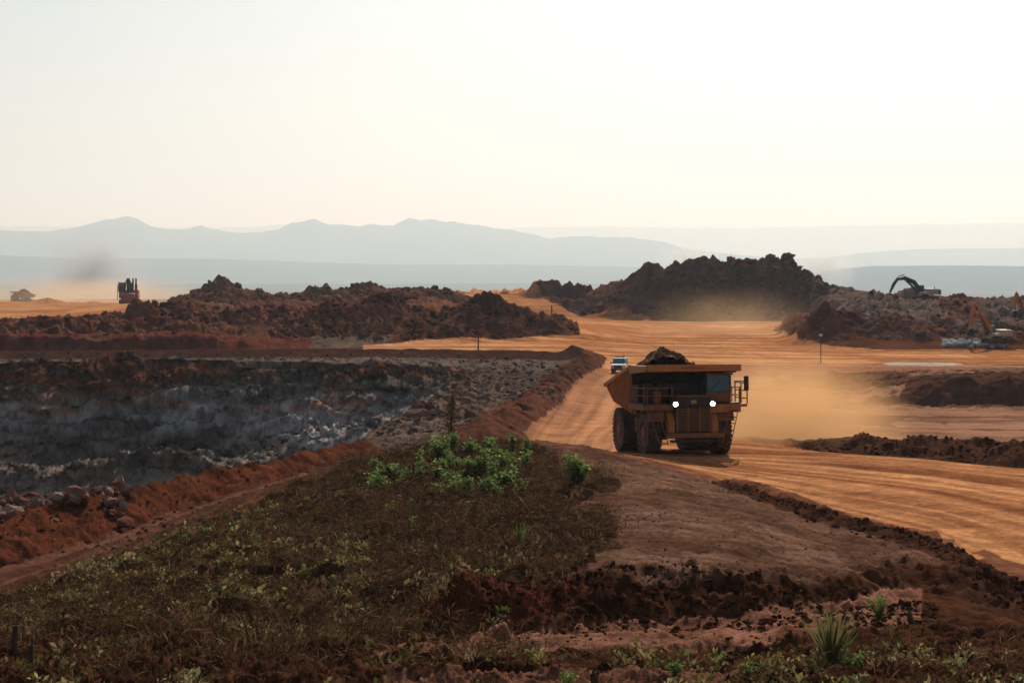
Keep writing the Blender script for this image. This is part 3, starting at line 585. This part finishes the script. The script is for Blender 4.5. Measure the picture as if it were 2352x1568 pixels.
    for sx in (-1,1):
        o_,i_=bt,bt-.12
        hexa(T_,'bed_side',[(sx*bb,-.4,2.3),(sx*bb,RE-.4,3.0),(sx*o_,RE,3.9),(sx*o_,-1.2,5.1),(sx*(bb-.12),-.4,2.3),(sx*(bb-.12),RE-.4,3.0),(sx*i_,RE,3.9),(sx*i_,-1.2,5.1)],paint_y,.01)
        hexa(T_,'bed_top_rail',[(sx*(o_-.1),-1.2,5.05),(sx*(o_+.14),-1.2,5.05),(sx*(o_+.14),RE+.05,3.85),(sx*(o_-.1),RE+.05,3.85),(sx*(o_-.1),-1.2,5.28),(sx*(o_+.14),-1.2,5.28),(sx*(o_+.14),RE+.05,4.08),(sx*(o_-.1),RE+.05,4.08)],paint_y,.02)
        hexa(T_,'bed_front_corner',[(sx*(o_-.1),-4.4,4.9),(sx*(o_+.05),-4.4,4.9),(sx*(o_+.14),-1.2,4.75),(sx*(o_-.1),-1.2,4.75),(sx*(o_-.1),-4.4,5.24),(sx*(o_+.05),-4.4,5.24),(sx*(o_+.14),-1.2,5.26),(sx*(o_-.1),-1.2,5.26)],paint_y,.02)
        for k in range(9):
            t=(k+.3)/9; yb=-.35+(RE-.2)*t; zb=2.3+.7*t; yt=-1.05+(RE+.9)*t; zt=5.06-1.15*t
            hexa(T_,'bed_rib',[(sx*bb,yb,zb),(sx*bb,yb+.14,zb),(sx*o_,yt+.14,zt),(sx*o_,yt,zt),(sx*(bb+.18),yb,zb),(sx*(bb+.18),yb+.14,zb),(sx*(o_+.15),yt+.14,zt),(sx*(o_+.15),yt,zt)],paint_y,.01)
        cyl(T_,'hoist_cylinder',(sx*.95,.2,1.6),(sx*.95,1.6,3.0),.16,dark,14)
        box(T_,'fuel_tank',min(sx*1.0,sx*2.2),max(sx*1.0,sx*2.2),-.7,.6,1.2,2.2,paint_d,.08)
    n=70; gx=np.linspace(-2.72,2.72,n); gy=np.linspace(-1.0,4.5,n); GX,GY=np.meshgrid(gx,gy)
    base=4.95-(GY+1)*.19
    q=np.clip(1-np.sqrt(((GX+.4)/2.6)**2+((GY-.7)/3.6)**2),0,1)
    GZ=base-.45+2.1*q**.85+(bil(GX*1.3,GY*1.3,4,9,.6)-.4)*-.6+.12*vn(GX*6,GY*6,4)
    i=(np.arange(n-1)[:,None]*n+np.arange(n-1)[None,:]).ravel()
    o=rawmesh('load',np.stack([GX,GY,GZ],-1).reshape(-1,3),np.stack([i,i+1,i+n+1,i+n],-1),None,dirtm); o.parent=T_
    return T_
th=math.radians(12); ox,oy=PX(1597,115)-math.sin(th)*4.55,119.4
fz=float(np.mean(gz([ox+.5-2,ox+.5+2],[oy-2.2,oy-2.2]))); rz_=float(np.mean(gz([ox-2.6,ox+1.5],[oy+2,oy+2])))
truck((ox,oy,(fz+rz_)/2-.03),th,math.atan2(rz_-fz,4.5))
b=gp(52,780); truck((b.x,b.y,b.z-1.2),math.radians(-70),0,False)
# ---------------- SUV
def suv(loc,rz):
    E=empty('off_road_vehicle',loc,rz)
    for sx in (-1,1):
        for y in (-1.45,1.4): tyre(E,'wheel',sx*.76,y,.4,.26,black,rimm,18,.55,sx)
    prism(E,'body',[(-2.3,.5),(-2.35,1.0),(-2.2,1.18),(-1.0,1.25),(-.9,1.27),(2.4,1.27),(2.45,.5)],-.92,.92,white,.05)
    hexa(E,'cabin_glass',[(-.84,-.95,1.27),(.84,-.95,1.27),(.86,2.35,1.27),(-.86,2.35,1.27),(-.72,-.45,1.85),(.72,-.45,1.85),(.74,2.25,1.85),(-.74,2.25,1.85)],glassm,.02)
    box(E,'roof',-.78,.78,-.5,2.3,1.84,1.95,white,.04)
    for sx in (-1,1):
        for (ya,yb) in ((-.97,-.47),(.3,.3),(1.3,1.3),(2.36,2.26)): cyl(E,'pillar',(sx*.87,ya,1.25),(sx*.76,yb,1.88),.05,white,8)
        cyl(E,'headlight',(sx*.68,-2.3,.92),(sx*.68,-2.38,.92),.11,white,14)
        box(E,'side_mirror',sx*1.05-.1,sx*1.05+.1,-.85,-.78,1.25,1.42,dark,.02)
        box(E,'indicator',sx*.86-.05,sx*.86+.05,-2.37,-2.33,.8,.9,redp,0)
    box(E,'grille',-.5,.5,-2.38,-2.34,.72,1.05,dark,.01)
    box(E,'bumper',-.95,.95,-2.55,-2.35,.45,.66,dark,.04)
    rail(E,'bull_bar',[(-.5,-2.55,.6),(-.45,-2.6,1.05),(.45,-2.6,1.05),(.5,-2.55,.6)],dark,.04)
    for y in (0,1,2): cyl(E,'roof_rack',(-.72,y,2.0),(.72,y,2.0),.025,dark,6)
    rail(E,'flag_mast',[(.7,-2.3,1.1),(.7,-2.3,2.6)],dark,.02)
b=gp(1423,260); suv(b,math.radians(-8))
# ---------------- excavators
xorange=simple('excavator_orange',(.48,.15,.03),.5,0,.3); xwhite=simple('excavator_cream',(.5,.42,.34),.5,0,.4,(.3,.18,.11))
def beam(par,name,pts,w,mat):
    up=[];dn=[]
    for i,(y,z,h) in enumerate(pts):
        a=Vector(pts[max(i-1,0)][:2]); b=Vector(pts[min(i+1,len(pts)-1)][:2]); d=(b-a).normalized(); n=Vector((-d.y,d.x))
        up.append((y+n.x*h,z+n.y*h)); dn.append((y-n.x*h,z-n.y*h))
    return prism(par,name,up+dn[::-1],-w/2,w/2,mat,.02)
def excavator(loc,rz,boom,stick,bk,body,s=1,up=xorange):
    E=empty('excavator',loc,rz,0,s)
    for sx in (-1,1):
        prism(E,'track',[(-2.1,.15),(-2.35,.55),(-2.1,.95),(2.1,.95),(2.35,.55),(2.1,.15),(1.9,0),(-1.9,0)],sx*1.3-.35,sx*1.3+.35,black,.03)
        for k in range(7): cyl(E,'track_roller',(sx*1.66,-1.5+k*.5,.3),(sx*1.7,-1.5+k*.5,.3),.18,dark,12)
    cyl(E,'slew_ring',(0,0,.8),(0,0,1.25),.8,dark,24); box(E,'undercarriage',-1,1,-1.2,1.2,.5,.9,dark)
    box(E,'upper_body',-1.45,1.45,-1.4,2.3,1.25,1.75,body,.05)
    prism(E,'engine_cover',[(.1,1.75),(.2,2.35),(2.2,2.35),(2.45,2.1),(2.45,1.75)],-1.45,1.45,body,.06)
    prism(E,'counterweight',[(2.2,1.2),(2.2,2.3),(2.75,2.15),(2.85,1.6),(2.7,1.15)],-1.45,1.45,up,.06)
    box(E,'cab_base',-1.45,-.55,-1.7,.0,1.3,2.1,dark,.05); box(E,'cab_glass',-1.42,-.58,-1.66,-.05,2.1,2.95,glassm,.05); box(E,'cab_roof',-1.45,-.55,-1.7,0,2.93,3.05,dark,.04)
    for x in (-1.45,-.6):
        for y in (-1.7,-.85,-.06): box(E,'cab_pillar',x,x+.06,y,y+.06,2.05,2.96,dark,0)
    cyl(E,'exhaust',(.9,1.6,2.3),(.9,1.6,2.9),.07,dark,10)
    beam(E,'boom',boom,.55,up); beam(E,'stick',stick,.4,up)
    m=boom[len(boom)//2]
    cyl(E,'boom_cylinder',(.42,-1.3,1.5),(.42,m[0],m[1]-.1),.12,dark,10); cyl(E,'boom_cylinder',(-.42,-1.3,1.5),(-.42,m[0],m[1]-.1),.12,dark,10)
    cyl(E,'stick_cylinder',(0,m[0],m[1]+m[2]+.25),(0,stick[0][0],stick[0][1]+.2),.11,dark,10)
    y,z=bk
    pr=[(0,0),(.35,-.3),(.45,-.9),(.1,-1.35),(-.5,-1.45),(-.45,-1.3),(0,-1.15),(.2,-.8),(.1,-.35),(-.15,-.05)]
    prism(E,'bucket',[(y+a,z+c_) for a,c_ in pr],-.65,.65,dark,.01)
    for sx in (-.65,.6): prism(E,'bucket_cheek',[(y+.0,z),(y+.35,z-.3),(y+.45,z-.9),(y+.1,z-1.35),(y-.5,z-1.42),(y-.2,z-.5)],sx,sx+.05,dark,.01)
    for k in range(5): box(E,'bucket_tooth',-.6+k*.28,-.52+k*.28,y-.75,y-.45,z-1.48,z-1.4,dark,0)
    return E
b=gp(2290,338); excavator((b.x,b.y,PZ(788,338)),math.radians(-78),[(-.9,1.7,.28),(-2.2,3.8,.42),(-3.5,5.2,.38),(-4.6,5.9,.2)],[(-4.3,6.4,.25),(-4.7,5.1,.3),(-4.9,2.7,.16)],(-4.8,2.6),xwhite,.98)
b=gp(2125,478); excavator((b.x,b.y,PZ(690,478)),math.radians(-80),[(-.9,1.9,.3),(-2.4,3.7,.42),(-4.4,4.5,.4),(-6.0,4.2,.2)],[(-5.6,4.6,.22),(-6.6,3.3,.3),(-7.4,1.6,.16)],(-7.4,1.5),xwhite,1.2,dark)
b=gp(2362,400); excavator((b.x,b.y,b.z+.6),math.radians(-60),[(-.9,1.9,.3),(-2.0,4.0,.42),(-3.0,5.6,.4),(-3.8,6.3,.2)],[(-3.6,6.8,.22),(-4.0,5.3,.28),(-4.0,2.9,.16)],(-4.0,2.8),xorange,.9)
# ---------------- big mining shovel (front view)
b=gp(296,705); E=empty('mining_shovel',(b.x,b.y,PZ(699,705)),math.radians(8),0,1.05)
shred=simple('shovel_red',(.30,.05,.022),.6,0,.5,(.2,.08,.045),1)
for sx in (-1,1): prism(E,'crawler',[(-3.5,.3),(-3.9,1),(-3.4,1.7),(3.4,1.7),(3.9,1),(3.4,.3),(3,0),(-3,0)],sx*2.4-.7,sx*2.4+.7,dark,.05)
box(E,'carbody',-1.8,1.8,-2,2,1.2,2.2,dark); box(E,'machinery_house',-3.2,3.2,-2.2,4.5,2.2,4.9,shred,.08)
box(E,'counterweight',-3.3,3.3,4.5,5.6,2.0,4.6,shred,.1)
box(E,'cab_tower',-3.4,-1.3,-3.0,-.8,4.3,5.8,dark); box(E,'cab_glass',-3.35,-1.35,-2.95,-.9,5.8,7.2,glassm,.05); box(E,'cab_roof',-3.5,-1.2,-3.2,-.7,7.2,7.45,shred,.05)
for x in (-3.4,-2.4,-1.42): box(E,'cab_pillar',x,x+.12,-3.02,-2.9,5.8,7.2,dark,0)
beam(E,'boom',[(-1.5,3.2,.5),(-3.6,6.6,.7),(-4.4,8.8,.45)],1.1,dark)
beam(E,'stick',[(-4.6,8.6,.4),(-5.4,5.5,.45),(-5.9,3.2,.35)],.8,dark)
for sx in (-1,1):
    cyl(E,'boom_cylinder',(sx*1.1,-2.2,2.8),(sx*1.1,-3.9,7.4),.22,dark); cyl(E,'bucket_cylinder',(sx*.7,-4.4,8.1),(sx*.9,-5.8,4.3),.18,dark)
    cyl(E,'exhaust_stack',(sx*.5+1.8,1.5,4.9),(sx*.5+1.8,1.5,8.8),.28,dark); cyl(E,'intake',(sx*.6+1.8,-.5,4.9),(sx*.6+1.8,-.5,7.0),.4,dark)
prism(E,'bucket',[(-5.6,.4),(-7.6,.5),(-7.8,1.1),(-7.0,3.6),(-5.8,4.0),(-5.3,2.4)],-2.3,2.3,shred,.1)
for k in range(6): box(E,'bucket_tooth',-2.2+k*.8,-1.9+k*.8,-8.1,-7.6,.45,.65,dark,0)
rail(E,'handrail',[(-3.2,-2.2,6.0),(3.2,-2.2,6.0),(3.2,4.4,6.0)],dark,.06); rail(E,'access_ladder',[(-3.7,-1,1.5),(-3.7,-1,6.5)],dark,.12)
# ---------------- posts
wood=simple('weathered_wood',(.045,.03,.022),.9,0,.4)
def post(px,Y,h,r,name='wooden_post',top=False):
    b=gp(px,Y); E=empty(name,b); cyl(E,'pole',(0,0,-.4),(0.04,0,h),r*1.25,wood,10,r*.85); cyl(E,'cap',(.04,0,h),(.04,0,h+.06),r*1.1,wood,10)
    if top: box(E,'sign_plate',-.25,.25,-.12,-.07,h-.4,h-.05,white,.01); box(E,'cross_arm',-.3,.3,-.06,.04,h-.7,h-.62,wood,0)
post(1098,296,2.6,.10); post(1267,470,3.2,.2); post(1885,293,4.4,.07,'sign_post',True)
for px,Y,h in [(280,56,.45),(305,56,.6),(940,80,.6),(2098,48,.35),(30,42,.55),(65,41,.7),(770,60,.4),(1375,36.5,.45),(500,62,.4),(1160,75,.5)]:
    b=gp(px,Y); E=empty('tree_stump',b); lx=random.uniform(-.12,.12)
    cyl(E,'trunk',(0,0,-.1),(lx,0,h),.10,wood,9,.065); cyl(E,'splinter',(lx,0,h-.03),(lx+.04,.02,h+.12),.04,wood,6,.01)
    for a in (0,2,4): cyl(E,'root',(0,0,.08),(.2*math.cos(a),.2*math.sin(a),-.05),.04,wood,6,.015)
b=gp(1035,107); E=empty('small_tree',b,0,0,1.2)
cyl(E,'trunk',(0,0,-.2),(.08,0,2.4),.05,wood,8,.015); LB=[];LD=[];LL=[];LW_=[];LC=[]
for k in range(46):
    z=.3+2.0*k/46; a=k*2.4; ln=(.5-.17*z)*random.uniform(.6,1.3); e=Vector((.03*z+math.cos(a)*ln,math.sin(a)*ln,z+ln*.5))
    cyl(E,'branch',(.03*z,0,z),e,.014,wood,5,.006)
    for j in range(12):
        t=random.uniform(.35,1); q=Vector((.03*z,0,z)).lerp(e,t); LB.append(list(q)); LD.append([random.gauss(0,1),random.gauss(0,1),random.gauss(.2,.8)]); LL.append(random.uniform(.08,.2)); LW_.append(.05); LC.append(random.choice([(.10,.05,.025),(.14,.07,.035),(.08,.065,.025)]))
o=leaves('foliage',np.array(LB),np.array(LD),np.array(LL),np.array(LW_),np.array(LC),vmat); o.parent=E
# ---------------- volumes
def volbox(name,x0,x1,y0,y1,z0,z1,dens,col,g=.3,noise=None,contrast=.45):
    bm=bmesh.new(); bmesh.ops.create_cube(bm,size=2)
    m=bpy.data.materials.new(name+'_air'); m.use_nodes=True; N=m.node_tree.nodes; L=m.node_tree.links; N.clear()
    out=N.new('ShaderNodeOutputMaterial'); v=N.new('ShaderNodeVolumeScatter'); v.inputs['Color'].default_value=tuple(col)+(1,); v.inputs['Density'].default_value=dens; v.inputs['Anisotropy'].default_value=g
    if not noise: L.new(v.outputs[0],out.inputs['Volume'])
    else:
        ab=N.new('ShaderNodeVolumeAbsorption'); ab.inputs['Color'].default_value=tuple(col)+(1,)
        ad=N.new('ShaderNodeAddShader'); L.new(v.outputs[0],ad.inputs[0]); L.new(ab.outputs[0],ad.inputs[1]); L.new(ad.outputs[0],out.inputs['Volume'])
        tc=N.new('ShaderNodeTexCoord'); n=N.new('ShaderNodeTexNoise'); n.inputs['Scale'].default_value=noise; n.inputs['Detail'].default_value=4; n.inputs['Roughness'].default_value=.6
        L.new(tc.outputs['Object'],n.inputs['Vector'])
        ln=N.new('ShaderNodeVectorMath'); ln.operation='LENGTH'; L.new(tc.outputs['Object'],ln.inputs[0])
        fall=N.new('ShaderNodeMapRange'); fall.interpolation_type='SMOOTHSTEP'; fall.inputs['From Min'].default_value=.0; fall.inputs['From Max'].default_value=1; fall.inputs['To Min'].default_value=1; fall.inputs['To Max'].default_value=0
        L.new(ln.outputs['Value'],fall.inputs['Value'])
        mr=N.new('ShaderNodeMapRange'); mr.inputs['From Min'].default_value=contrast-.1; mr.inputs['From Max'].default_value=contrast+.3; L.new(n.outputs['Fac'],mr.inputs['Value'])
        mu=N.new('ShaderNodeMath'); mu.operation='MULTIPLY'; L.new(fall.outputs[0],mu.inputs[0]); L.new(mr.outputs[0],mu.inputs[1])
        m2=N.new('ShaderNodeMath'); m2.operation='MULTIPLY'; L.new(mu.outputs[0],m2.inputs[0]); m2.inputs[1].default_value=dens
        L.new(m2.outputs[0],v.inputs['Density']); L.new(m2.outputs[0],ab.inputs['Density'])
    me=bpy.data.meshes.new(name); bm.to_mesh(me); bm.free(); me.materials.append(m)
    o=bpy.data.objects.new(name,me); sc.collection.objects.link(o)
    o.location=((x0+x1)/2,(y0+y1)/2,(z0+z1)/2); o.scale=((x1-x0)/2,(y1-y0)/2,(z1-z0)/2); return o
volbox('haze',-60000,60000,-3000,80000,-600,1600,1/14000,(.68,.85,1.0),.40)
def vb(name,p0,p1,Y,dep,py0,py1,dens,c,g=.3,noise=2,ct=.42):
    volbox(name,PX(p0,Y),PX(p1,Y),Y-dep/2,Y+dep/2,PZ(py1,Y),PZ(py0,Y),dens,c,g,noise,ct)
vb('dust_cloud',1500,2120,138,32,780,1170,.22,(1,.56,.26),.55,1.6,.32)
vb('dust_cloud',1400,1950,400,90,640,900,.013,(1,.64,.36),.55,1.6,.35)
vb('dust_cloud',-200,560,800,200,620,745,.020,(1,.70,.46),.55,2,.35)
vb('smoke',60,360,2500,150,500,760,.034,(1,1,1),.8,2.0,.38)
vb('smoke',1790,1980,4000,250,540,700,.018,(1,1,1),.8,2,.38)
vb('smoke',1490,1670,5000,300,530,650,.010,(1,1,1),.8,2,.38)
# ---------------- light
sd=Vector((math.sin(SUN_AZ)*math.cos(SUN_EL),math.cos(SUN_AZ)*math.cos(SUN_EL),math.sin(SUN_EL)))
l=bpy.data.lights.new('sun','SUN'); l.energy=5.0; l.angle=math.radians(.5); l.color=(1,.92,.80)
lo=bpy.data.objects.new('sun',l); lo.rotation_euler=sd.to_track_quat('Z','Y').to_euler(); sc.collection.objects.link(lo)
w=bpy.data.worlds.new('World'); sc.world=w; w.use_nodes=True; N=w.node_tree.nodes; L=w.node_tree.links
bg=N['Background']; sky=N.new('ShaderNodeTexSky'); sky.sky_type='NISHITA'; sky.sun_disc=False; sky.sun_elevation=SUN_EL; sky.sun_rotation=SUN_AZ
sky.air_density=1; sky.dust_density=2.2; sky.ozone_density=1.5
hs_=N.new('ShaderNodeHueSaturation'); hs_.inputs['Saturation'].default_value=.45
mul=N.new('ShaderNodeVectorMath'); mul.operation='MULTIPLY'; mul.inputs[1].default_value=(.90,.975,1.04)
L.new(sky.outputs[0],hs_.inputs['Color']); L.new(hs_.outputs[0],mul.inputs[0]); L.new(mul.outputs[0],bg.inputs['Color']); bg.inputs['Strength'].default_value=.067
# ---------------- camera
cd=bpy.data.cameras.new('camera'); cd.sensor_width=36; cd.lens=36*F/2352; cd.shift_y=-184/2352; cd.clip_start=.5; cd.clip_end=200000
co=bpy.data.objects.new('camera',cd); co.location=(0,0,ZC); co.rotation_euler=(math.pi/2,0,0); sc.collection.objects.link(co); sc.camera=co
sc.view_settings.view_transform='Standard'; sc.view_settings.look='None'; sc.view_settings.exposure=0
print('verts',len(verts),'time',time.time()-T00)
